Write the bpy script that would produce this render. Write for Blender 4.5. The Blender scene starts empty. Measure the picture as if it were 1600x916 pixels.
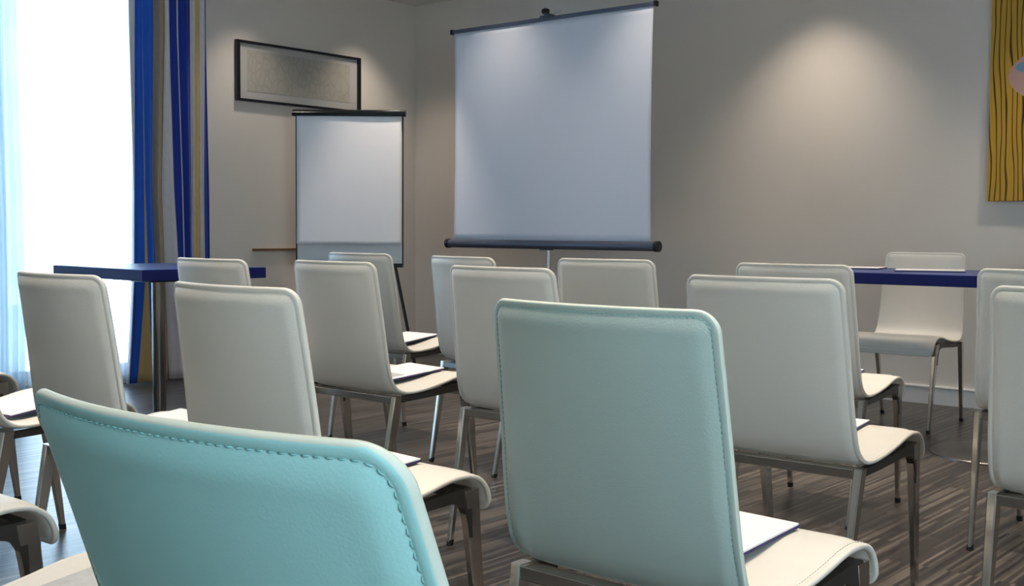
import bpy, bmesh, math, random
from mathutils import Matrix, Vector
R = math.radians
random.seed(4)
SC = bpy.context.scene
COL = SC.collection

# ------------------------------------------------------------------ camera
cam_d = bpy.data.cameras.new('camera')
cam = bpy.data.objects.new('camera', cam_d); COL.objects.link(cam)
cam_d.sensor_width = 36.0; cam_d.sensor_fit = 'HORIZONTAL'
cam_d.lens = 1821.0 / 1600.0 * 36.0
cam_d.clip_start = 0.02; cam_d.clip_end = 200
yaw, pitch, roll = R(40.117), R(-3.105), R(0.33)
fw = Vector((-math.sin(yaw)*math.cos(pitch), math.cos(yaw)*math.cos(pitch), math.sin(pitch)))
rt = Vector((math.cos(yaw), math.sin(yaw), 0)); up = rt.cross(fw)
rt2 = rt*math.cos(roll) + up*math.sin(roll); up2 = -rt*math.sin(roll) + up*math.cos(roll)
m = Matrix.Identity(4)
for i in range(3):
    m[i][0] = rt2[i]; m[i][1] = up2[i]; m[i][2] = -fw[i]
m[0][3], m[1][3], m[2][3] = 0, 0, 0.9617
cam.matrix_world = m
cam_d.dof.use_dof = False
SC.camera = cam

# ------------------------------------------------------------------ view and world
SC.view_settings.view_transform = 'Standard'; SC.view_settings.look = 'None'
SC.view_settings.gamma = 1.0; SC.view_settings.use_curve_mapping = False
SC.view_settings.exposure = 0.28
W = bpy.data.worlds.new('sky'); SC.world = W; W.use_nodes = True
bg = W.node_tree.nodes['Background']
bg.inputs['Color'].default_value = (0.66, 0.84, 1.0, 1); bg.inputs['Strength'].default_value = 9.0

WX, WY, CZ = -6.456, 6.487, 2.684      # left wall, front wall, ceiling
EX, BY = 2.6, -2.6                     # right-hand and rear walls behind the camera
def area(name, loc, rot, sx, sy, power, col, portal=False):
    l = bpy.data.lights.new(name, 'AREA'); l.shape = 'RECTANGLE'; l.size = sx; l.size_y = sy
    l.energy = power; l.color = col
    if portal: l.cycles.is_portal = True
    o = bpy.data.objects.new(name, l); COL.objects.link(o); o.location = loc; o.rotation_euler = rot
    return o
area('window_daylight', (WX-0.22, 2.75, 1.3), (0, R(-90), 0), 2.4, 2.8, 1, (1, 1, 1), portal=True)
area('added_side_fill', (EX+0.12, -.55, 1.55), (R(90), 0, R(90)), 1.5, 1.3, 44, (0.72, 0.95, 1.0))  # added fill light out of view, brightens the aqua backrest from the right

def spot(x, y, power, ang=70, blend=.6, col=(1.0, .86, .70), tx=None, ty=None):
    l = bpy.data.lights.new('ceiling_spot', 'SPOT'); l.energy = power; l.spot_size = R(ang); l.spot_blend = blend
    l.color = col; l.shadow_soft_size = 0.045
    o = bpy.data.objects.new('ceiling_spot', l); COL.objects.link(o); o.location = (x, y, CZ-.03)
    d = Vector(((tx if tx is not None else x), (ty if ty is not None else y), 0)) - Vector((x, y, CZ-.03))
    o.rotation_euler = d.to_track_quat('-Z', 'Y').to_euler()
    return o
SP = 92
for (x, y) in [(-3.6, 1.0), (-2.1, 1.0), (-.7, 1.1), (-4.1, 2.1), (-2.6, 2.1), (-1.1, 2.1), (.4, 2.1), (-3.6, 3.3), (-2.1, 3.3), (-.6, 3.3),
               (-4.2, 4.35), (-2.6, 4.35), (-1.1, 4.35)]:
    spot(x, y, SP, 72, .8)
# wall washers that make the light pools on the walls, the screen and the flip chart, plus one spot added for a chair
spot(-3.05, 6.02, 50, 96, 1.)
spot(-2.2, 5.1, 38, 72, .8)  # added spot, only brightens the chair facing the camera
spot(-1.45, 5.95, 52, 96, 1.)
spot(-4.72, 5.22, 17, 92, 1.)
spot(-3.60, 5.22, 22, 92, 1.)
spot(-5.24, 5.14, 62, 58, .7, tx=-5.55, ty=5.17)
spot(-6.10, 5.85, 30, 92, 1.)
spot(-6.10, 4.85, 22, 92, 1.)

# ------------------------------------------------------------------ materials
def mat(name, col, rough=.5, metal=0., noise=0., nscale=30., bump=0., bscale=200., coat=0., spec=.5, sheen=0.):
    m = bpy.data.materials.new(name); m.use_nodes = True
    nt = m.node_tree; b = nt.nodes['Principled BSDF']
    b.inputs['Base Color'].default_value = (*col, 1); b.inputs['Roughness'].default_value = rough
    b.inputs['Metallic'].default_value = metal; b.inputs['Specular IOR Level'].default_value = spec
    b.inputs['Coat Weight'].default_value = coat; b.inputs['Coat Roughness'].default_value = .15
    b.inputs['Sheen Weight'].default_value = sheen
    tc = nt.nodes.new('ShaderNodeTexCoord')
    if noise:
        n = nt.nodes.new('ShaderNodeTexNoise'); n.inputs['Scale'].default_value = nscale; n.inputs['Detail'].default_value = 4
        nt.links.new(tc.outputs['Object'], n.inputs['Vector'])
        r = nt.nodes.new('ShaderNodeMixRGB'); r.blend_type = 'MIX'
        r.inputs[1].default_value = (*[c*(1-noise) for c in col], 1); r.inputs[2].default_value = (*[min(1, c*(1+noise)) for c in col], 1)
        nt.links.new(n.outputs['Fac'], r.inputs[0]); nt.links.new(r.outputs[0], b.inputs['Base Color'])
    if bump:
        n2 = nt.nodes.new('ShaderNodeTexNoise'); n2.inputs['Scale'].default_value = bscale; n2.inputs['Detail'].default_value = 3
        nt.links.new(tc.outputs['Object'], n2.inputs['Vector'])
        bp = nt.nodes.new('ShaderNodeBump'); bp.inputs['Strength'].default_value = bump; bp.inputs['Distance'].default_value = .002
        nt.links.new(n2.outputs['Fac'], bp.inputs['Height']); nt.links.new(bp.outputs['Normal'], b.inputs['Normal'])
    return m

M = {}
M['wall'] = mat('wall_paint', (.78, .725, .665), .85, noise=.03, nscale=2., bump=.15, bscale=120)
M['ceiling'] = mat('ceiling_paint', (.78, .76, .73), .9, noise=.02, nscale=2.)
M['trim'] = mat('white_trim_paint', (.66, .65, .64), .5, noise=.02, nscale=8)
M['cream'] = mat('cream_leather', (.69, .665, .615), .42, noise=.03, nscale=8, bump=.25, bscale=350, spec=.4)
M['aqua'] = mat('aqua_leather', (.42, .74, .735), .33, noise=.04, nscale=8, bump=.12, bscale=350, spec=.45)
M['pale_aqua'] = mat('pale_aqua_leather', (.41, .485, .465), .42, noise=.04, nscale=8, bump=.25, bscale=350, spec=.4)
M['thread_cream'] = mat('cream_thread', (.55, .54, .48), .8, noise=.05)
M['thread_aqua'] = mat('aqua_thread', (.22, .46, .47), .8, noise=.05)
M['piping'] = mat('pale_edge_leather', (.66, .70, .62), .45, noise=.04)
M['chrome'] = mat('brushed_steel', (.66, .64, .61), .14, 1., noise=.06, nscale=20)
M['disc'] = mat('satin_steel', (.30, .28, .27), .38, 1., noise=.06, nscale=20)
M['column'] = mat('dark_polished_steel', (.22, .20, .19), .2, 1., noise=.06, nscale=20)
M['under'] = mat('dark_frame_steel', (.10, .095, .09), .35, .8, noise=.1, nscale=20)
M['rubber'] = mat('black_rubber', (.012, .012, .014), .6, noise=.1)
M['paper'] = mat('white_paper', (.90, .89, .92), .7, noise=.015, nscale=6)
M['padpaper'] = mat('notepad_paper', (.82, .80, .82), .6, noise=.015, nscale=20)
M['grey_print'] = mat('grey_printed_paper', (.42, .44, .46), .6, noise=.25, nscale=60)
M['navy_card'] = mat('navy_card', (.02, .015, .09), .5, noise=.1)
M['black_frame'] = mat('black_frame_lacquer', (.008, .008, .014), .3, noise=.1)
M['navy_lacquer'] = mat('navy_table_edge', (.004, .010, .10), .55, spec=.25, noise=.05)
M['blue_top'] = mat('blue_glossy_top', (.006, .03, .22), .3, noise=.05)
M['board'] = mat('flip_board_white', (.76, .77, .78), .4, noise=.02)
M['screen'] = mat('screen_fabric', (.74, .77, .86), .8, noise=.01, nscale=3)
M['casing'] = mat('grey_blue_metal', (.10, .11, .15), .4, .5, noise=.06)
M['wood'] = mat('brown_wood', (.20, .10, .05), .5, noise=.3, nscale=12)
M['outside'] = mat('terrace_concrete', (.55, .6, .65), .9, noise=.06, nscale=3)
M['window_frame'] = mat('white_window_frame', (.8, .82, .84), .4, noise=.02)
M['blackmetal'] = mat('black_metal', (.015, .015, .018), .35, .3, noise=.1)

# sheer cloth, window glass
def sheer_mat(name='sheer_voile', tmin=.45, tmax=.6, tc_=(.85, .92, 1), dc=(.8, .86, .92)):
    m = bpy.data.materials.new(name); m.use_nodes = True; nt = m.node_tree; nt.nodes.clear()
    out = nt.nodes.new('ShaderNodeOutputMaterial'); tr = nt.nodes.new('ShaderNodeBsdfTransparent'); tl = nt.nodes.new('ShaderNodeBsdfTranslucent')
    df = nt.nodes.new('ShaderNodeBsdfDiffuse'); m1 = nt.nodes.new('ShaderNodeMixShader'); m2 = nt.nodes.new('ShaderNodeMixShader')
    tr.inputs[0].default_value = (.95, .98, 1, 1); tl.inputs[0].default_value = (*tc_, 1); df.inputs[0].default_value = (*dc, 1)
    m1.inputs[0].default_value = .35; nt.links.new(tl.outputs[0], m1.inputs[1]); nt.links.new(df.outputs[0], m1.inputs[2])
    tc = nt.nodes.new('ShaderNodeTexCoord'); n = nt.nodes.new('ShaderNodeTexNoise'); n.inputs['Scale'].default_value = 5
    nt.links.new(tc.outputs['Object'], n.inputs['Vector'])
    mr = nt.nodes.new('ShaderNodeMapRange'); mr.inputs['To Min'].default_value = 1-tmax; mr.inputs['To Max'].default_value = 1-tmin
    nt.links.new(n.outputs['Fac'], mr.inputs['Value']); nt.links.new(mr.outputs[0], m2.inputs[0])
    nt.links.new(tr.outputs[0], m2.inputs[1]); nt.links.new(m1.outputs[0], m2.inputs[2]); nt.links.new(m2.outputs[0], out.inputs[0])
    return m
M['sheer'] = sheer_mat()
M['sheer_dense'] = sheer_mat('doubled_voile', .03, .10, (.50, .62, .72), (.7, .76, .82))
def glass_mat():
    m = bpy.data.materials.new('window_glass'); m.use_nodes = True; nt = m.node_tree; nt.nodes.clear()
    out = nt.nodes.new('ShaderNodeOutputMaterial'); tr = nt.nodes.new('ShaderNodeBsdfTransparent'); gl = nt.nodes.new('ShaderNodeBsdfGlossy')
    gl.inputs['Roughness'].default_value = .02; mx = nt.nodes.new('ShaderNodeMixShader'); fr = nt.nodes.new('ShaderNodeFresnel')
    tr.inputs[0].default_value = (.94, .97, .98, 1)
    nt.links.new(fr.outputs[0], mx.inputs[0]); nt.links.new(tr.outputs[0], mx.inputs[1]); nt.links.new(gl.outputs[0], mx.inputs[2]); nt.links.new(mx.outputs[0], out.inputs[0])
    return m
M['glass'] = glass_mat()

def floor_mat():
    m = mat('striped_dark_laminate', (.07, .06, .055), .32); nt = m.node_tree; b = nt.nodes['Principled BSDF']
    tc = nt.nodes.new('ShaderNodeTexCoord'); mp = nt.nodes.new('ShaderNodeMapping')
    nt.links.new(tc.outputs['Object'], mp.inputs['Vector'])
    mp.inputs['Rotation'].default_value = (0, 0, R(90))
    br = nt.nodes.new('ShaderNodeTexBrick'); br.offset = .37; br.offset_frequency = 3; br.squash = 1.0
    br.inputs['Scale'].default_value = 1.0; br.inputs['Brick Width'].default_value = .55; br.inputs['Row Height'].default_value = .0115
    br.inputs['Mortar Size'].default_value = .0006; br.inputs['Mortar Smooth'].default_value = .2; br.inputs['Bias'].default_value = -.3
    br.inputs['Color1'].default_value = (.034, .028, .026, 1); br.inputs['Color2'].default_value = (.20, .17, .145, 1); br.inputs['Mortar'].default_value = (.02, .017, .017, 1)
    nt.links.new(mp.outputs[0], br.inputs['Vector'])
    n = nt.nodes.new('ShaderNodeTexNoise'); mp2 = nt.nodes.new('ShaderNodeMapping'); mp2.inputs['Scale'].default_value = (60, 1.6, 1)
    nt.links.new(tc.outputs['Object'], mp2.inputs['Vector']); nt.links.new(mp2.outputs[0], n.inputs['Vector']); n.inputs['Scale'].default_value = 1.; n.inputs['Detail'].default_value = 3
    mr = nt.nodes.new('ShaderNodeMapRange'); mr.inputs['From Min'].default_value = .35; mr.inputs['From Max'].default_value = .7; mr.inputs['To Min'].default_value = .7; mr.inputs['To Max'].default_value = 1.4
    nt.links.new(n.outputs['Fac'], mr.inputs['Value'])
    mx = nt.nodes.new('ShaderNodeMixRGB'); mx.blend_type = 'MULTIPLY'; mx.inputs[0].default_value = 1
    nt.links.new(br.outputs['Color'], mx.inputs[1]); nt.links.new(mr.outputs[0], mx.inputs[2]); nt.links.new(mx.outputs[0], b.inputs['Base Color'])
    bp = nt.nodes.new('ShaderNodeBump'); bp.inputs['Strength'].default_value = .3; bp.inputs['Distance'].default_value = .001
    nt.links.new(n.outputs['Fac'], bp.inputs['Height']); nt.links.new(bp.outputs[0], b.inputs['Normal'])
    return m
M['floor'] = floor_mat()

# ------------------------------------------------------------------ helpers
def link(name, bm, mats, parent=None, smooth=False, loc=(0, 0, 0), rot=(0, 0, 0), kind=None):
    me = bpy.data.meshes.new(name); bmesh.ops.recalc_face_normals(bm, faces=bm.faces); bm.to_mesh(me); bm.free()
    for mm in (mats if isinstance(mats, (list, tuple)) else [mats]): me.materials.append(mm)
    if smooth:
        for p in me.polygons: p.use_smooth = True
    o = bpy.data.objects.new(name, me); COL.objects.link(o); o.location = loc; o.rotation_euler = rot
    if parent: o.parent = parent
    if kind: o['kind'] = kind
    return o
def thing(name, label, cat, loc=(0, 0, 0), rz=0, group=None):
    o = bpy.data.objects.new(name, None); o.empty_display_size = .1; COL.objects.link(o)
    o.location = loc; o.rotation_euler = (0, 0, rz); o['label'] = label; o['category'] = cat
    if group: o['group'] = group
    return o
def tag(o, label, cat, group=None):
    o['label'] = label; o['category'] = cat
    if group: o['group'] = group
    return o
def box(bm, x0, x1, y0, y1, z0, z1, bev=0., mi=0):
    vs = [bm.verts.new((x, y, z)) for x in (x0, x1) for y in (y0, y1) for z in (z0, z1)]
    fs = [bm.faces.new([vs[i] for i in f]) for f in ((0, 1, 3, 2), (4, 6, 7, 5), (0, 4, 5, 1), (2, 3, 7, 6), (0, 2, 6, 4), (1, 5, 7, 3))]
    for f in fs: f.material_index = mi
    if bev:
        es = list({e for f in fs for e in f.edges})
        bmesh.ops.bevel(bm, geom=es, offset=bev, segments=2, affect='EDGES', profile=.6)
    return bm
def B(*a, **k):
    return box(bmesh.new(), *a, **k)
def ring_tube(bm, pts, rads, seg=16, cap=True):
    """tube along points, round section"""
    rings = []
    for i, p in enumerate(pts):
        p = Vector(p); a = Vector(pts[max(i-1, 0)]); b = Vector(pts[min(i+1, len(pts)-1)]); d = (b-a).normalized()
        u = d.cross(Vector((0, 0, 1)));
        if u.length < 1e-3: u = Vector((1, 0, 0))
        u.normalize(); v = d.cross(u)
        r = rads[i] if isinstance(rads, (list, tuple)) else rads
        rings.append([bm.verts.new(p + (u*math.cos(2*math.pi*k/seg) + v*math.sin(2*math.pi*k/seg))*r) for k in range(seg)])
    for a, b in zip(rings[:-1], rings[1:]):
        for k in range(seg): bm.faces.new((a[k], a[(k+1) % seg], b[(k+1) % seg], b[k]))
    if cap: bm.faces.new(rings[0][::-1]); bm.faces.new(rings[-1])
    return bm
def lathe(bm, prof, seg=48, cx=0, cy=0):
    rings = [[bm.verts.new((cx+r*math.cos(2*math.pi*k/seg), cy+r*math.sin(2*math.pi*k/seg), z)) for k in range(seg)] for r, z in prof]
    for a, b in zip(rings[:-1], rings[1:]):
        for k in range(seg): bm.faces.new((a[k], a[(k+1) % seg], b[(k+1) % seg], b[k]))
    bm.faces.new(rings[0][::-1]); bm.faces.new(rings[-1])
    return bm
def autosmooth(o, ang=35):
    me = o.data
    for p in me.polygons: p.use_smooth = True
    me.set_sharp_from_angle(angle=R(ang))
    return o

# ------------------------------------------------------------------ room shell
bm = B(WX-.2, EX+.2, BY-.2, WY+.2, -.12, 0); link('floor', bm, M['floor'], kind='structure')
bm = B(WX-.2, EX+.2, BY-.2, WY+.2, CZ, CZ+.12); link('ceiling', bm, M['ceiling'], kind='structure')
bm = B(WX-.2, EX+.2, WY, WY+.2, 0, CZ); link('wall_front', bm, M['wall'], kind='structure')
bm = bmesh.new()
box(bm, EX, EX+.2, BY, -1.35, 0, CZ); box(bm, EX, EX+.2, .25, WY, 0, CZ); box(bm, EX, EX+.2, -1.35, .25, 0, .85); box(bm, EX, EX+.2, -1.35, .25, 2.25, CZ)  # opening cut for the added window
link('wall_right', bm, M['wall'], kind='structure')
OY0, OY1, OZ0, OZ1 = 1.4, 4.12, .05, 2.5
bm = bmesh.new()
box(bm, WX-.2, WX, OY1, WY, 0, CZ); box(bm, WX-.2, WX, BY, OY0, 0, CZ)
box(bm, WX-.2, WX, OY0, OY1, 0, OZ0); box(bm, WX-.2, WX, OY0, OY1, OZ1, CZ)
link('wall_left', bm, M['wall'], kind='structure')
bm = B(WX-.2, EX+.2, BY-.2, BY, 0, CZ)
link('wall_rear', bm, M['wall'], kind='structure')
# skirting boards with a thin rounded lip
def skirting(name, a, b, nrm):
    bm = bmesh.new(); prof = [(0, 0), (.014, 0), (.014, .088), (.018, .092), (.018, .098), (.012, .104), (0, .104)]
    rows = []
    for p in (a, b): rows.append([bm.verts.new((p[0]+nrm[0]*u, p[1]+nrm[1]*u, v)) for u, v in prof])
    n = len(prof)
    for i in range(n): bm.faces.new((rows[0][i], rows[0][(i+1) % n], rows[1][(i+1) % n], rows[1][i]))
    bm.faces.new(rows[0]); bm.faces.new(rows[1][::-1])
    return link(name, bm, M['trim'], kind='structure')
skirting('baseboard_front', (WX, WY), (EX, WY), (0, -1))
skirting('baseboard_left', (WX, OY1), (WX, WY), (1, 0))

# French window in the left wall
win = bpy.data.objects.new('window_1', None); COL.objects.link(win); win.location = (WX-.1, (OY0+OY1)/2, OZ0); win['kind'] = 'structure'
hy = (OY1-OY0)/2; H = OZ1-OZ0
bm = bmesh.new()
box(bm, -.04, .04, -hy, -hy+.06, 0, H, .004); box(bm, -.04, .04, hy-.06, hy, 0, H, .004)
box(bm, -.04, .04, -hy+.06, hy-.06, 0, .07, .004); box(bm, -.04, .04, -hy+.06, hy-.06, H-.06, H, .004)
for c in (-.45, .45): box(bm, -.035, .035, c-.035, c+.035, .07, H-.06, .004)
link('window_frame', bm, M['window_frame'], win)
for a, b in ((-hy+.06, -.485), (-.415, .415), (.485, hy-.06)):
    link('window_pane', B(-.004, .004, a, b, .07, H-.06), M['glass'], win)
w2 = bpy.data.objects.new('added_window', None); COL.objects.link(w2); w2.location = (EX+.06, -.55, .85); w2.rotation_euler = (0, 0, R(90)); w2['kind'] = 'structure'  # made-up window out of view, frames the added side fill
bm = bmesh.new()
box(bm, -.8, -.74, -.03, .03, 0, 1.4, .003); box(bm, .74, .8, -.03, .03, 0, 1.4, .003); box(bm, -.74, .74, -.03, .03, 0, .06, .003); box(bm, -.74, .74, -.03, .03, 1.34, 1.4, .003)
link('window_frame', bm, M['window_frame'], w2)
# terrace outside
tr = link('ground', B(WX-9, WX-.2, -4, 12, -.3, -.1), M['outside'], kind='structure')

# ------------------------------------------------------------------ curtains
def pleats(name, ys_rows, zs, xbase, amp, nf, mats, stripes=None, parent=None, thick=.0, ncol=220, phase=0.):
    """cloth hanging in folds. ys_rows: for each row the list of y control values at stripe boundaries"""
    bm = bmesh.new(); nr = len(zs); grid = []
    nb = len(ys_rows[0])
    for r in range(nr):
        row = []
        for c in range(ncol+1):
            t = c/ncol*(nb-1); i = min(int(t), nb-2); f = t-i
            y = ys_rows[r][i]*(1-f)+ys_rows[r][i+1]*f
            s = c/ncol
            a = amp*(0.75+.35*math.sin(3.1*s*6+1)) * (.8+.35*(1-zs[r]/2.5))
            x = xbase + a*math.sin(2*math.pi*nf*s+phase+.25*math.sin(zs[r]*1.3+s*9)) + .35*a*math.sin(2*math.pi*nf*2.3*s+1.3)
            row.append(bm.verts.new((x, y, zs[r])))
        grid.append(row)
    for r in range(nr-1):
        for c in range(ncol):
            f = bm.faces.new((grid[r][c], grid[r][c+1], grid[r+1][c+1], grid[r+1][c])); f.smooth = True
            if stripes:
                i = min(int((c+.5)/ncol*(nb-1)), nb-2); f.material_index = stripes[i]
    me = bpy.data.meshes.new(name); bm.to_mesh(me); bm.free()
    for mm in mats: me.materials.append(mm)
    o = bpy.data.objects.new(name, me); COL.objects.link(o)
    if parent: o.parent = parent
    if thick:
        s = o.modifiers.new('cloth', 'SOLIDIFY'); s.thickness = thick; s.offset = 0
    return o
def fabric(name, col):
    return mat(name, col, .85, noise=.08, nscale=25, bump=.3, bscale=500, sheen=.2)
CM = [fabric('curtain_royal_blue', (.012, .11, .62)), fabric('curtain_navy', (.008, .035, .32)), fabric('curtain_tan', (.42, .32, .21)),
      fabric('curtain_gold', (.60, .43, .17)), fabric('curtain_pale_grey', (.66, .64, .68)), fabric('curtain_taupe', (.32, .27, .24))]
# stripe borders as y positions on the curtain plane: top, middle, low, hem
top = [3.918, 3.97, 4.005, 4.014, 4.09, 4.131, 4.177, 4.2, 4.251, 4.27, 4.345, 4.383, 4.426, 4.455, 4.47]
mid = [3.935, 3.944, 4.005, 4.023, 4.068, 4.104, 4.144, 4.223, 4.279, 4.293, 4.345, 4.368, 4.421, 4.436, 4.489]
low = [3.926, 3.935, 4.005, 4.037, 4.09, 4.122, 4.163, 4.256, 4.288, 4.302, 4.345, 4.368, 4.421, 4.441, 4.489]
hem = [3.878, 3.887, 3.935, 4.068, 4.104, 4.14, 4.186, 4.297, 4.33, 4.345, 4.373, 4.392, 4.431, 4.45, 4.489]
st = [4, 0, 3, 0, 5, 2, 4, 1, 4, 1, 4, 3, 4, 1]
def mixrow(a, b, f): return [x*(1-f)+y*f for x, y in zip(a, b)]
zs, rows = [], []
for i in range(41):
    z = .012 + (2.56-.012)*i/40; zs.append(z)
    if z > 1.2: r = mixrow(mid, top, min(1, (z-1.2)/1.0))
    elif z > .65: r = mixrow(low, mid, (z-.65)/.55)
    else: r = mixrow(hem, low, (z/.65)**.8)
    rows.append(r)
cur = pleats('curtain', rows, zs, WX+.13, .016, 9, CM, st, thick=.003, ncol=320)
tag(cur, 'blue, gold and grey striped floor-length curtain gathered beside the bright window', 'curtain')
# sheers
def yrow(a, b, n): return [a+(b-a)*i/n for i in range(n+1)]
rows = [[y + .008*math.sin(9*y+z) for y in yrow(3.30, 4.06, 8)] for z in [i*.1 for i in range(26)]]
sh = pleats('sheer_curtain', rows, [.02+i*.1 for i in range(26)], WX+.05, .018, 13, [M['sheer']], ncol=300)
tag(sh, 'wide white sheer curtain covering the bright window next to the striped curtain', 'sheer curtain', 'white sheer curtains')
rows = [yrow(1.45, 3.265+.01*math.sin(z*2.2), 8) for z in [i*.1 for i in range(26)]]
sh2 = pleats('sheer_curtain', rows, [.02+i*.1 for i in range(26)], WX+.06, .020, 34, [M['sheer_dense']], ncol=420, phase=1)
tag(sh2, 'bluish white sheer curtain in tight folds at the left edge of the photo', 'sheer curtain', 'white sheer curtains')
rod = thing('curtain_rod', 'steel curtain rod above the window', 'curtain rod', (WX+.1, 2.9, 2.585))
link('rod', ring_tube(bmesh.new(), [(0, -1.7, 0), (0, 1.72, 0)], .012), M['chrome'], rod)
for yy in (-1.6, 1.68): link('bracket', B(-.098, 0, yy-.008, yy+.008, -.01, .01), M['chrome'], rod)

# ------------------------------------------------------------------ chair
def catmull(P, n):
    out = []
    for i in range(len(P)-1):
        p0 = P[max(i-1, 0)]; p1 = P[i]; p2 = P[i+1]; p3 = P[min(i+2, len(P)-1)]
        for k in range(n):
            t = k/n
            out.append(tuple(.5*((2*b)+(-a+c)*t+(2*a-5*b+4*c-d)*t*t+(-a+3*b-3*c+d)*t**3) for a, b, c, d in zip(p0, p1, p2, p3)))
    out.append(P[-1]); return out
PROF = catmull([(-.2615, .856), (-.247, .76), (-.233, .66), (-.2215, .57), (-.211, .505), (-.196, .458), (-.165, .430), (-.12, .4215), (-.05, .425), (.03, .437), (.10, .4515), (.145, .4545), (.182, .448), (.207, .430), (.221, .404), (.226, .370)], 24)
def set_profile(P):
    global PROF, CUM, LS
    PROF = P; CUM = [0]
    for a, b in zip(PROF[:-1], PROF[1:]): CUM.append(CUM[-1]+math.hypot(b[0]-a[0], b[1]-a[1]))
    LS = CUM[-1]
PROF0 = PROF; set_profile(PROF0)
def reclined(ang):
    out = []
    for y, z in PROF0:
        k = min(1, max(0, (z-.44)/.06)) if y < -.15 else 0; k = k*k*(3-2*k); a = R(ang)*k
        dy, dz = y+.20, z-.45
        out.append((-.20+dy*math.cos(a)-dz*math.sin(a), .45+dy*math.sin(a)+dz*math.cos(a)))
    return out
def prof_at(s):
    s = min(max(s, 0), LS)
    lo, hi = 0, len(CUM)-1
    while hi-lo > 1:
        mid_ = (lo+hi)//2
        if CUM[mid_] <= s: lo = mid_
        else: hi = mid_
    f = (s-CUM[lo])/(CUM[hi]-CUM[lo]+1e-12)
    y = PROF[lo][0]*(1-f)+PROF[hi][0]*f; z = PROF[lo][1]*(1-f)+PROF[hi][1]*f
    return y, z
def tang(s):
    a = prof_at(s-.004); b = prof_at(s+.004); d = Vector((0, b[0]-a[0], b[1]-a[1])).normalized(); return d
def halfw(s):
    t = s/LS
    if s < .44: w = .2045 + (.2235-.2045)*(s/.44)
    elif s < .75: w = .2235
    else: w = .2235-.004*((s-.75)/(LS-.75))
    return w
RT, RB = .032, .028
def outline(s):
    w = halfw(s)
    if s < RT: w -= RT - math.sqrt(max(RT*RT-(RT-s)**2, 0))
    e = LS-s
    if e < RB: w -= RB - math.sqrt(max(RB*RB-(RB-e)**2, 0))
    return w
def edged(x, s):
    """distance to the outline of the shell"""
    w = halfw(s); dx = w-abs(x); dt = s; de = LS-s
    r, d2 = (RT, dt) if dt < de else (RB, de)
    if dx < r and d2 < r: return r-math.hypot(r-dx, r-d2)
    return min(dx, d2)
THK = [(0, 0), (.0007, .0028), (.002, .0044), (.004, .0050), (.0075, .0050), (.0095, .0046), (.0108, .0040), (.0122, .0047), (.016, .0060), (.023, .0074), (.034, .0086), (.055, .0094), (.10, .0098), (9, .0098)]
def half_t(d):
    d = max(d, 0)
    for (a, ta), (b, tb) in zip(THK[:-1], THK[1:]):
        if d <= b: return ta+(tb-ta)*(d-a)/(b-a)
    return .0122
BOW = .036
SEAM = .435          # arc position where back turns into seat
def shell_point(x, s, side, off=0.):
    y, z = prof_at(s); t = tang(s); n = Vector((0, -t.z, t.y))      # n points to the front / top of the chair
    bow = BOW*max(0, 1-s/.46)**.8 if s < .46 else 0
    xx = x/halfw(s)
    dep = -bow*(1-xx*xx)
    sadd = 0.
    if s > .40: sadd = -.004*(1-xx*xx)*min(1, (s-.40)/.1)*max(.3, min(1, (LS-s)/.15))
    d_ = edged(x, s); h = half_t(d_) + off
    if side > 0 and s > SEAM: h -= .0020*math.exp(-((d_-.026)/.006)**2)*min(1, (s-SEAM)/.06)
    if side < 0 and s < SEAM: h += .0016*math.exp(-((d_-.030)/.012)**2)
    p = Vector((x, y+dep, z+sadd)) + n*(h*side)
    return p
def frange(a, b, st):
    n = max(1, int(round((b-a)/st))); return [a+(b-a)*i/n for i in range(n+1)]
def shell_mesh(s0, s1, piping=False):
    bm = bmesh.new()
    ss = []
    if s0 == 0: ss += [0, .0007, .002, .004, .006, .0075, .0086, .0095, .0102, .0108, .0115, .0122, .014, .016, .0195, .023, .028, .034, .04, .048, .056]; a = .065
    else: a = s0
    if s1 >= LS: b = LS-.065
    else: b = s1
    ss += frange(a, b, .0125)
    if s1 >= LS: ss += [LS-v for v in reversed([0, .0007, .002, .004, .006, .0075, .0086, .0095, .0102, .0108, .0115, .0122, .014, .016, .0195, .023, .028, .034, .04, .048, .056])]
    dcol = [0, .0007, .002, .004, .006, .0075, .0086, .0095, .0108, .0122, .014, .016, .0195, .023, .028, .034, .044, .058, .08, .11, .15]
    rings = []
    for s in ss:
        w = outline(s); xs = [-(w - d*w/halfw(s)) for d in dcol] + [0] + [(w-d*w/halfw(s)) for d in reversed(dcol)]
        fr = [bm.verts.new(shell_point(x, s, 1)) for x in xs]; bk = [bm.verts.new(shell_point(x, s, -1)) for x in xs]
        rings.append((fr, bk))
    for (f0, b0), (f1, b1) in zip(rings[:-1], rings[1:]):
        for i in range(len(f0)-1):
            bm.faces.new((f0[i], f0[i+1], f1[i+1], f1[i])); bm.faces.new((b0[i+1], b0[i], b1[i], b1[i+1]))
        bm.faces.new((b0[0], f0[0], f1[0], b1[0])); bm.faces.new((f0[-1], b0[-1], b1[-1], f1[-1]))
    if s0 == 0:
        f, b = rings[0]
        for i in range(len(f)-1): bm.faces.new((f[i+1], f[i], b[i], b[i+1]))
    if s1 >= LS:
        f, b = rings[-1]
        for i in range(len(f)-1): bm.faces.new((f[i], f[i+1], b[i+1], b[i]))
    if piping:
        nx = len(dcol)
        for (f0, b0), (f1, b1), sa in zip(rings[:-1], rings[1:], ss):
            for row0, row1 in ((f0, f1), (b0, b1)):
                for i in range(len(row0)-1):
                    edge_col = i < 2 or i >= len(row0)-3
                    if edge_col or sa < .0019:
                        for fc in row0[i].link_faces:
                            if row0[i+1] in fc.verts and row1[i] in fc.verts: fc.material_index = 1
    bmesh.ops.remove_doubles(bm, verts=bm.verts, dist=.00005)
    return bm
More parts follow.
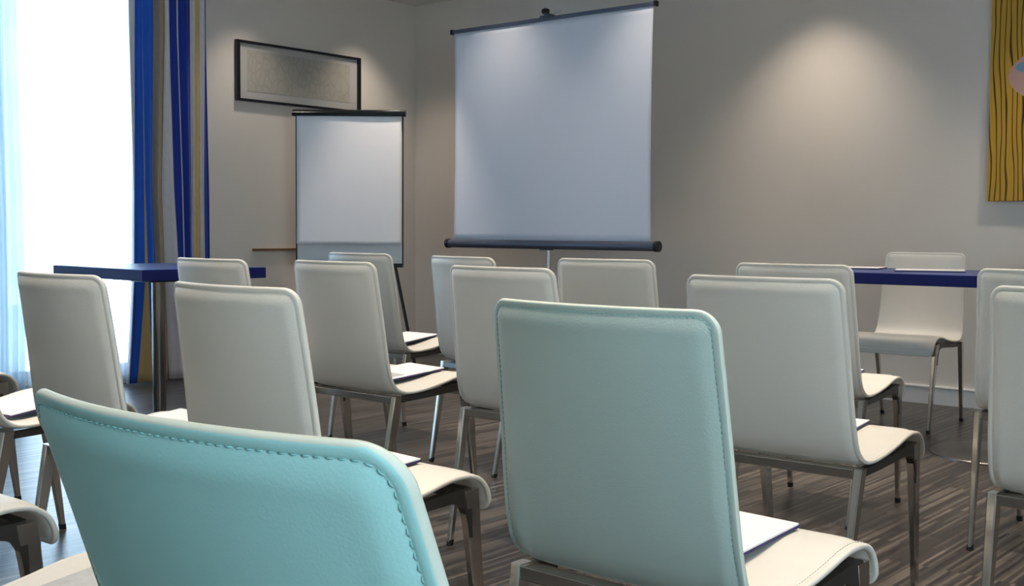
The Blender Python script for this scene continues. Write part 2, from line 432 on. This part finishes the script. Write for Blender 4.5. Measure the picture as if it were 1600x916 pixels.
def stitches(s0, s1):
    """little thread dashes in the groove along the edge, on both faces"""
    bm = bmesh.new(); path = []
    inset = .0108
    if s0 == 0:
        w = halfw(0)
        c = RT-inset
        pts = []
        n = 34
        for s in frange(s1, RT, .003): pts.append((-(halfw(s)-inset), s))
        for k in range(1, 9):
            a = math.pi/2*k/8; pts.append((-(halfw(RT)-RT+ c*math.cos(a)), RT-c*math.sin(a)))
        for x in frange(-(halfw(RT)-RT), halfw(RT)-RT, .003)[1:]: pts.append((x, inset))
        for k in range(1, 9):
            a = math.pi/2*(1-k/8); pts.append((halfw(RT)-RT+c*math.cos(a), RT-c*math.sin(a)))
        for s in frange(RT, s1, .003)[1:]: pts.append((halfw(s)-inset, s))
    else:
        c = RB-inset; pts = []
        for s in frange(s0, LS-RB, .003): pts.append((-(halfw(s)-inset), s))
        w = halfw(LS-RB)
        for k in range(1, 9):
            a = math.pi/2*k/8; pts.append((-(w-RB+c*math.cos(a)), LS-RB+c*math.sin(a)))
        for x in frange(-(w-RB), w-RB, .003)[1:]: pts.append((x, LS-inset))
        for k in range(1, 9):
            a = math.pi/2*(1-k/8); pts.append((w-RB+c*math.cos(a), LS-RB+c*math.sin(a)))
        for s in frange(LS-RB, s0, .003)[1:]: pts.append((w-inset, s))
    # resample
    L = [0]
    for a, b in zip(pts[:-1], pts[1:]): L.append(L[-1]+math.hypot(a[0]-b[0], a[1]-b[1]))
    def at(t):
        for i in range(len(L)-1):
            if L[i+1] >= t:
                f = (t-L[i])/(L[i+1]-L[i]+1e-9); return (pts[i][0]*(1-f)+pts[i+1][0]*f, pts[i][1]*(1-f)+pts[i+1][1]*f)
        return pts[-1]
    t = 0
    while t < L[-1]-.008:
        a = at(t); b = at(t+.0055)
        for side in (1, -1):
            A = shell_point(a[0], a[1], side, .0004); Bp = shell_point(b[0], b[1], side, .0004)
            C2 = (A+Bp)/2
            ring_tube(bm, [A, C2 + (shell_point(*at(t+.00275), side, .0012)-C2), Bp], [.0005, .0008, .0005], seg=5)
        t += .0085
    return bm
def leg_mesh(top, bot, a0, b0, a1, b1):
    """tapering rectangular tube; a = depth (y), b = width (x)"""
    bm = bmesh.new(); n = 5; rings = []
    for i in range(n+1):
        f = i/n; c = Vector(top).lerp(Vector(bot), f); hy_ = (a0+(a1-a0)*f)/2; hx_ = (b0+(b1-b0)*f)/2; ch = .003
        pts = [(-hx_+ch, -hy_), (hx_-ch, -hy_), (hx_, -hy_+ch), (hx_, hy_-ch), (hx_-ch, hy_), (-hx_+ch, hy_), (-hx_, hy_-ch), (-hx_, -hy_+ch)]
        rings.append([bm.verts.new((c.x+px, c.y+py, c.z)) for px, py in pts])
    for a, b in zip(rings[:-1], rings[1:]):
        for k in range(8): bm.faces.new((a[k], a[(k+1) % 8], b[(k+1) % 8], b[k]))
    bm.faces.new(rings[0][::-1]); bm.faces.new(rings[-1])
    return bm
def make_shared():
    S = {}
    def me(bm, name, mats, smooth):
        bmesh.ops.recalc_face_normals(bm, faces=bm.faces)
        d = bpy.data.meshes.new(name); bm.to_mesh(d); bm.free()
        for q in mats: d.materials.append(q)
        for p in d.polygons: p.use_smooth = smooth
        if not smooth: pass
        return d
    for key, lea, thr in (('cream', M['cream'], M['thread_cream']), ('aqua', M['aqua'], M['thread_aqua']), ('pale', M['pale_aqua'], M['thread_aqua'])):
        set_profile(reclined(11.6) if key == 'aqua' else PROF0)
        S[key, 'back'] = me(shell_mesh(0, SEAM, key != 'cream'), 'backrest', [lea, M['piping']], True)
        S[key, 'seat'] = me(shell_mesh(SEAM, LS), 'seat', [M['cream']] if key == 'pale' else [lea], True)
        S[key, 'bst'] = me(stitches(0, SEAM), 'backrest_stitching', [thr], True)
        S[key, 'sst'] = me(stitches(SEAM, LS), 'seat_stitching', [M['thread_cream'] if key == 'pale' else thr], True)
    set_profile(PROF0)
    for sx in (-1, 1):
        S['rear', sx] = me(leg_mesh((sx*.2165, -.1785, .414), (sx*.205, -.257, .012), .034, .021, .017, .015), 'leg', [M['chrome']], False)
        S['front', sx] = me(leg_mesh((sx*.2105, .166, .425), (sx*.203, .222, .012), .045, .021, .018, .015), 'leg', [M['chrome']], False)
        S['rcap', sx] = me(leg_mesh((sx*.2053, -.2548, .017), (sx*.2050, -.2580, .0), .0195, .0175, .0185, .0165), 'foot_cap', [M['rubber']], False)
        S['fcap', sx] = me(leg_mesh((sx*.2031, .2210, .017), (sx*.2030, .2235, .0), .0205, .0175, .0195, .0165), 'foot_cap', [M['rubber']], False)
    bm = bmesh.new()
    box(bm, -.206, .206, -.1955, -.1615, .390, .4135, .002)            # rear rail
    S['rail'] = me(bm, 'rear_rail', [M['chrome']], False)
    bm = bmesh.new(); box(bm, -.200, .200, .150, .176, .405, .428, .002)
    S['cross'] = me(bm, 'cross_bar', [M['under']], False)
    for sx in (-1, 1):                                                 # side bars curving down into the front legs
        bm = bmesh.new()
        poly = [(-.165, .410), (-.165, .392), (-.06, .395), (.06, .402), (.110, .404), (.130, .399), (.143, .390), (.152, .375), (.158, .352), (.162, .325), (.170, .325), (.165, .430), (.10, .428), (0, .418)]
        x0, x1 = sx*.2105-.0095, sx*.2105+.0095
        a = [bm.verts.new((x0, y, z)) for y, z in poly]; b = [bm.verts.new((x1, y, z)) for y, z in poly]
        n = len(poly)
        for i in range(n): bm.faces.new((a[i], a[(i+1) % n], b[(i+1) % n], b[i]))
        bm.faces.new(a[::-1]); bm.faces.new(b)
        S['side', sx] = me(bm, 'side_bar', [M['under']], False)
    return S
SH = make_shared()
def part(name, me, parent, label=None):
    o = bpy.data.objects.new(name, me); COL.objects.link(o); o.parent = parent
    if label: o['label'] = label
    return o
def make_chair(x, y, r, key, label, group, z=0):
    t = thing('padded_chair', label, 'chair', (x, y, z), R(r), group)
    bk = part('backrest', SH[key, 'back'], t); se = part('seat', SH[key, 'seat'], t)
    if key != 'cream':
        for q, w_ in ((bk, 'bst'), (se, 'sst')): part('stitching', SH[key, w_], q)['kind'] = 'stuff'
    for fr in ('rear', 'front'):
        for sx in (-1, 1):
            l = part('leg', SH[fr, sx], t); part('foot_cap', SH[fr[0]+'cap', sx], l)
    part('rear_rail', SH['rail'], t, 'shiny steel rail'); part('cross_bar', SH['cross'], t)
    for sx in (-1, 1): part('side_bar', SH['side', sx], t, 'dark steel bar under the seat')
    return t
GA = 'white padded chairs in rows facing the screen'
CH = {
 'A': (-.702, .813, 2.0, 'aqua', 'bright aqua leather chair nearest the camera, its backrest at the bottom left'),
 'B': (-.988, 1.636, -1.6, 'pale', 'pale aqua-grey chair with a whole backrest in the centre foreground'),
 'C': (-1.822, 1.611, -2.2, 'cream', 'white chair right behind the bright aqua chair, with a notepad and drooping seat front'),
 'D': (-1.321, 2.739, .6, 'cream', 'white chair with large backrest overlapping the right side of the pale aqua-grey chair'),
 'E': (-1.783, 3.796, 3.1, 'cream', 'white chair mostly hidden by the large right-centre backrest, its seat tip showing'),
 'G': (-2.559, 1.661, -1.5, 'cream', 'white chair with its backrest in front of the bright window'),
 'H': (-3.249, 1.671, 1.9, 'cream', 'white seat holding papers at the left edge, beside the chair before the window'),
 'I': (-4.141, 1.761, 0., 'cream', 'white chair showing only its seat tip at the left edge below the window'),
 'J': (-2.235, .865, 0., 'cream', 'chair at lower left edge showing only its drooping seat front and a dark leg'),
 'K': (-1.430, .800, 0., 'cream', 'white seat with a grey sheet in the bottom left corner, beside the bright aqua chair'),
 'T': (-3.455, 2.715, .1, 'cream', 'white chair whose backrest top hides the right part of the blue table by the curtain'),
 'L': (-2.945, 2.838, -.5, 'cream', 'white chair in front of the flip chart, notepad with grey printed patch on it'),
 'M': (-3.854, 3.781, .3, 'cream', 'white chair closest to the flip chart, overlapping the bottom of its board'),
 'N': (-3.094, 3.670, -9.5, 'cream', 'bluish-shaded white chair below the left end of the projection screen'),
 'O': (-2.190, 2.815, -1.5, 'cream', 'white chair left of the pale aqua-grey chair, partly covering the screen stand'),
 'P': (-2.577, 3.814, 7.7, 'cream', 'white chair below the right end of the projection screen'),
 'Q': (-.976, 3.819, .2, 'cream', 'white chair at the right edge, just behind the nearest right-edge chair'),
 'R': (-.560, 2.684, -3.9, 'cream', 'nearest white chair at the right edge of the photo, cut off by the frame'),
 'F': (-2.243, 5.719, 181.5, 'cream', 'white chair facing the camera behind the blue-edged table, against the wall'),
 'S': (-1.50, 5.70, 179., 'cream', 'white chair facing the camera of which only a sliver shows at the far right edge'),
}
CHO = {}
first = None
for k, (x, y, r, key, lab) in CH.items():
    CHO[k] = make_chair(x, y, r, key, lab, GA if k not in 'FS' else 'white chairs against the front wall')

# ------------------------------------------------------------------ notepads
def notepad(loc, rz, tilt, label, kind='white'):
    t = thing('notepad', label, 'notepad', loc, rz, 'notepads with navy backing')
    t.rotation_euler = (tilt, 0, rz)
    link('backing', B(-.105, .105, -.148, .148, 0, .0045, .0008), M['navy_card'], t)
    link('paper', B(-.1035, .1035, -.1465, .1465, .0045, .0078, .0006), M['padpaper'], t)
    if kind == 'print':
        link('printed_patch', B(-.03, .085, -.10, -.01, .0078, .0083), M['grey_print'], t)
    if kind == 'grey':
        link('cover_sheet', B(-.1035, .1035, -.1465, .1465, .0078, .0084), M['grey_print'], t)
    return t
def on_chair(k, lx, ly, lr, label, kind='white'):
    x, y, r = CH[k][:3]; a = R(r)
    # rest on the seat: rear edge sits in the dip, front edge on the crown
    return notepad((x+lx*math.cos(a)-ly*math.sin(a), y+lx*math.sin(a)+ly*math.cos(a), .4525), a+R(lr), R(5.5), label, kind)
on_chair('B', .0, .012, -3, 'white notepad on the pale aqua-grey chair seat, beside its backrest')
on_chair('D', -.005, .012, 0, 'white notepad on the seat of the large backrest chair at right centre')
on_chair('E', -.01, .012, 0, 'white notepad on the seat in front of the papered table')
on_chair('C', -.03, .012, -4, 'white notepad on the seat directly behind the bright aqua chair')
on_chair('L', .0, .012, -8, 'notepad with a grey printed patch, on the seat before the flip chart', 'print')
on_chair('M', -.0, -.005, 0, 'white notepad on the seat nearest the flip chart')
on_chair('H', .03, .008, 5, 'white notepad on the seat at the left edge under the window')
on_chair('K', .0, .0, 4, 'grey covered notepad on the seat in the bottom left corner', 'grey')
on_chair('G', -.04, .012, 2, 'white notepad on the seat beside the curtain, between two backrests')

# ------------------------------------------------------------------ tables
def table(x, y, rz, hw, hd, label, cols, disc=.27):
    t = thing('meeting_table', label, 'table', (x, y, 0), rz)
    top_ = link('tabletop', B(-hw+.002, hw-.002, -hd+.002, hd-.002, .783, .7855), M['blue_top'], t)
    link('edge_band', B(-hw, hw, -hd, hd, .737, .7835, .0015), M['navy_lacquer'], t, )
    for cx in cols:
        c = autosmooth(link('column', lathe(bmesh.new(), [(.030, .02), (.030, .70), (.030, .715)], 32, cx, 0), M['column'], t))
        autosmooth(link('mounting_plate', B(cx-.09, cx+.09, -.09, .09, .715, .737, .003), M['blackmetal'], t))
        autosmooth(link('base', lathe(bmesh.new(), [(disc, 0), (disc, .006), (disc-.004, .010), (.06, .016), (.04, .022), (.031, .03)], 64, cx, 0), M['disc'], t))
    return t
table(-4.70, 3.05, R(-3.8), .415, .305, 'dark blue table with a steel column in front of the striped curtain', [0])
table(-1.72, 5.195, 0, .80, .37, 'blue-edged table with papers on it by the front wall at right', [.12], .29)
def on_table(x, y, rz, label):
    return notepad((x, y, .7857), rz, 0, label)
on_table(-2.36, 5.33, R(-78), 'notepad at the left end of the blue-edged table by the front wall')
on_table(-1.94, 5.22, R(-70), 'second notepad on the blue-edged table, right before the chair facing the camera')

# ------------------------------------------------------------------ projection screen
sx0, sx1, sy = -5.155, -3.640, 5.53
t = thing('projection_screen', 'large white tripod projection screen in front of the right-hand wall', 'projection screen', (-4.41, sy, 0))
def loc_(x): return x+4.41
# fabric with a slight sag wave, real thickness
bm = bmesh.new(); nx, nz = 60, 30; g = []
for i in range(nz+1):
    z = .895+(2.218-.895)*i/nz
    pin = .010*math.sin(math.pi*i/nz)
    g.append([bm.verts.new((loc_(sx0+pin+(sx1-sx0-2*pin)*j/nx), .0025*math.sin(j*.45+.3)*math.sin(math.pi*i/nz), z)) for j in range(nx+1)])
for i in range(nz):
    for j in range(nx): bm.faces.new((g[i][j], g[i][j+1], g[i+1][j+1], g[i+1][j])).smooth = True
sc = link('screen_fabric', bm, M['screen'], t, smooth=True); s_ = sc.modifiers.new('cloth', 'SOLIDIFY'); s_.thickness = .0012; s_.offset = 0
bm = B(loc_(sx0-.012), loc_(sx1+.012), -.011, .011, 2.214, 2.236, .003)
link('top_bar', bm, M['casing'], t)
for xx in (sx0-.016, sx1+.016): link('end_cap', B(loc_(xx)-.010, loc_(xx)+.010, -.014, .014, 2.209, 2.240, .003), M['blackmetal'], t)
bm = bmesh.new(); ring_tube(bm, [(loc_(sx0-.035), 0, .872), (loc_(sx1+.035), 0, .872)], .027, 20)
autosmooth(link('roller_case', bm, M['casing'], t))
for xx in (sx0-.045, sx1+.045):
    autosmooth(link('end_cap', ring_tube(bmesh.new(), [(loc_(xx)-.012, 0, .872), (loc_(xx)+.012, 0, .872)], .031, 20), M['blackmetal'], t))
pole = link('pole', ring_tube(bmesh.new(), [(0, .05, .14), (0, .05, 2.262)], .0135, 16), M['chrome'], t); autosmooth(pole)
bm = bmesh.new(); box(bm, -.045, .045, .0, .04, 2.236, 2.250, .003); box(bm, -.012, .012, .0, .065, 2.25, 2.262, .002)
link('hanger', bm, M['casing'], t)
bm = lathe(bmesh.new(), [(.006, 0), (.020, .006), (.026, .018), (.022, .032), (.008, .038)], 20)
for v in bm.verts: v.co += Vector((-.035, .045, 2.262))
autosmooth(link('lock_knob', bm, M['rubber'], t))
bm = ring_tube(bmesh.new(), [(.03, .04, 2.262), (.055, .04, 2.272), (.085, .04, 2.268)], .008, 10)
autosmooth(link('handle', bm, M['trim'], t))
autosmooth(link('collar', ring_tube(bmesh.new(), [(0, .05, .56), (0, .05, .66)], .022, 16), M['blackmetal'], t))
link('bracket', B(-.03, .03, -.005, .06, .838, .868, .004), M['casing'], t)
for a in (90, 210, 330):
    c, s2 = math.cos(R(a)), math.sin(R(a))
    lg = autosmooth(link('leg', ring_tube(bmesh.new(), [(.02*c, .05+.02*s2, .58), (.36*c, .05+.36*s2, .02)], .010, 10), M['chrome'], t))
    autosmooth(link('foot_cap', ring_tube(bmesh.new(), [(.35*c, .05+.35*s2, .034), (.372*c, .05+.372*s2, .0)], .013, 10), M['rubber'], lg))

# ------------------------------------------------------------------ flip chart
fa = math.atan2(.446, .53)
ft = thing('flip_chart', 'white flip chart easel with a dark top clamp, standing in the room corner', 'flip chart', (-5.746, 5.164, 0), fa)
# local x along the board, local -y towards the camera
HWB = .352
link('board', B(-HWB+.006, HWB-.006, .0, .016, .728, 1.70), M['board'], ft)
for q in (-HWB, HWB-.008): link('board_edge', B(q, q+.008, -.003, .020, .716, 1.70), M['blackmetal'], ft)
tray = bmesh.new(); box(tray, -HWB, HWB, -.055, .020, .712, .722); box(tray, -HWB, HWB, -.058, -.053, .712, .738)
link('pen_tray', tray, M['blackmetal'], ft)
bm = bmesh.new(); n = 14; P0_ = []
sec = [(.022, 1.696), (-.022, 1.694), (-.034, 1.702), (-.034, 1.716), (-.022, 1.728), (.0, 1.738), (.022, 1.738)]
ra = [bm.verts.new((-HWB-.018, y, z)) for y, z in sec]; rb = [bm.verts.new((HWB+.018, y, z)) for y, z in sec]
for i in range(len(sec)): bm.faces.new((ra[i], ra[(i+1) % len(sec)], rb[(i+1) % len(sec)], rb[i]))
bm.faces.new(ra[::-1]); bm.faces.new(rb)
autosmooth(link('clamp_bar', bm, mat('glossy_black_clamp', (.012, .016, .02), .22, .6, noise=.1), ft), 30)
# paper block hanging from the clamp, gently curled
bm = bmesh.new(); nx, nz = 24, 40; g = []
for i in range(nz+1):
    z = .862+(1.700-.862)*i/nz; f = 1-i/nz
    g.append([bm.verts.new((-HWB+.010+(2*HWB-.022)*j/nx, -.016 - .010*f*f*(1+.6*math.sin(j/nx*3.0)) - .002*math.sin(6*f+j*.25), z)) for j in range(nx+1)])
for i in range(nz):
    for j in range(nx): bm.faces.new((g[i][j], g[i][j+1], g[i+1][j+1], g[i+1][j]))
pp = link('paper_pad', bm, M['paper'], ft, smooth=True); s_ = pp.modifiers.new('block', 'SOLIDIFY'); s_.thickness = .008; s_.offset = 0
for (xa, xb, yb) in ((HWB-.055, HWB+.09, -.12), (-HWB+.055, -HWB-.09, -.12), (0, 0, .62)):
    lg = autosmooth(link('leg', ring_tube(bmesh.new(), [(xa*.55 if yb > 0 else xa*.8, .035, 1.60), (xa, .035 if yb < 0 else .25, .712 if yb < 0 else 1.0), (xb, -.02 if yb < 0 else yb, .012)], .0105, 10), M['blackmetal'], ft))
    autosmooth(link('foot_cap', ring_tube(bmesh.new(), [(xb, -.019 if yb < 0 else yb-.004, .03), (xb, -.02 if yb < 0 else yb, 0)], .014, 10), M['rubber'], lg))
# thin brown wooden ledge on the left wall behind it
tag(link('wall_ledge', B(WX, WX+.02, 4.92, 5.62, .808, .824, .002), M['wood']), 'thin brown wooden ledge on the left wall behind the flip chart', 'ledge')

# ------------------------------------------------------------------ pictures
pf = thing('framed_picture', 'long black-framed faint drawing on the wall above the flip chart', 'picture', (WX, 5.338, 2.014))
bm = bmesh.new(); a, h, w = .553, .2015, .026
w1 = .026
box(bm, 0, .03, -a, -a+w1, -h, h, .002); box(bm, 0, .03, a-w1, a, -h, h, .002)
box(bm, 0, .03, -a+w1, a-w1, -h, -h+.017, .002); box(bm, 0, .03, -a+w1, a-w1, h-.017, h, .002)
link('frame', bm, M['black_frame'], pf)
def sketch_mat():
    m = mat('faint_sketch_print', (.50, .49, .46), .35); nt = m.node_tree; b = nt.nodes['Principled BSDF']
    tc = nt.nodes.new('ShaderNodeTexCoord'); mp = nt.nodes.new('ShaderNodeMapping'); mp.inputs['Scale'].default_value = (1, 14, 9)
    nt.links.new(tc.outputs['Object'], mp.inputs['Vector'])
    v = nt.nodes.new('ShaderNodeTexVoronoi'); v.feature = 'DISTANCE_TO_EDGE'; v.inputs['Scale'].default_value = 1.3; nt.links.new(mp.outputs[0], v.inputs['Vector'])
    cr = nt.nodes.new('ShaderNodeValToRGB'); cr.color_ramp.elements[0].color = (.40, .375, .33, 1); cr.color_ramp.elements[0].position = .02; cr.color_ramp.elements[1].position = .12; cr.color_ramp.elements[1].color = (.44, .425, .385, 1)
    nt.links.new(v.outputs['Distance'], cr.inputs[0]); nt.links.new(cr.outputs[0], b.inputs['Base Color'])
    return m
link('print', B(.004, .012, -a+w1, a-w1, -h+.017, h-.017), mat('picture_mount', (.50, .49, .48), .3, noise=.02), pf)
link('drawing', B(.012, .0135, -a+w1+.07, a-w1-.07, -h+.07, h-.06), sketch_mat(), pf)

def art_mat():
    m = mat('abstract_canvas', (.5, .3, .02), .6); nt = m.node_tree; b = nt.nodes['Principled BSDF']
    tc = nt.nodes.new('ShaderNodeTexCoord')
    mp = nt.nodes.new('ShaderNodeMapping'); mp.inputs['Rotation'].default_value = (0, R(8), 0); mp.inputs['Scale'].default_value = (1, 1, .16)
    nt.links.new(tc.outputs['Object'], mp.inputs['Vector'])
    wv = nt.nodes.new('ShaderNodeTexWave'); wv.wave_type = 'BANDS'; wv.bands_direction = 'X'; wv.inputs['Scale'].default_value = 11; wv.inputs['Distortion'].default_value = 5.5; wv.inputs['Detail'].default_value = 1.; wv.inputs['Detail Scale'].default_value = 1.4
    nt.links.new(mp.outputs[0], wv.inputs['Vector'])
    cr = nt.nodes.new('ShaderNodeValToRGB'); e = cr.color_ramp.elements
    e[0].position = 0; e[0].color = (.012, .006, .004, 1); e[1].position = 1; e[1].color = (.56, .31, .02, 1)
    x = cr.color_ramp.elements.new(.03); x.color = (.03, .012, .006, 1)
    x = cr.color_ramp.elements.new(.10); x.color = (.38, .20, .015, 1); x = cr.color_ramp.elements.new(.5); x.color = (.62, .37, .03, 1)
    nt.links.new(wv.outputs['Color'], cr.inputs[0])
    def blob(cx, cz, rx, rz, colr, prev):
        mp3 = nt.nodes.new('ShaderNodeMapping'); mp3.inputs['Location'].default_value = (-cx/rx, 0, -cz/rz); mp3.inputs['Scale'].default_value = (1/rx, 0, 1/rz)
        nt.links.new(tc.outputs['Object'], mp3.inputs['Vector'])
        ln = nt.nodes.new('ShaderNodeVectorMath'); ln.operation = 'LENGTH'; nt.links.new(mp3.outputs[0], ln.inputs[0])
        lt = nt.nodes.new('ShaderNodeMath'); lt.operation = 'LESS_THAN'; lt.inputs[1].default_value = 1; nt.links.new(ln.outputs['Value'], lt.inputs[0])
        mx = nt.nodes.new('ShaderNodeMixRGB'); mx.inputs[2].default_value = (*colr, 1); nt.links.new(lt.outputs[0], mx.inputs[0]); nt.links.new(prev, mx.inputs[1])
        return mx.outputs[0]
    o_ = cr.outputs[0]
    o_ = blob(.43, .085, .335, .165, (.55, .33, .29), o_)
    o_ = blob(.20, .13, .07, .03, (.16, .32, .42), o_)
    nt.links.new(o_, b.inputs['Base Color'])
    return m
ar = thing('painting', 'mustard yellow painting with dark wavy lines and a pink patch, high at right edge', 'painting', (-2.098, WY, 1.70))
link('canvas', B(0, 1.25, -.045, -.012, -.57, .62, .003), art_mat(), ar)
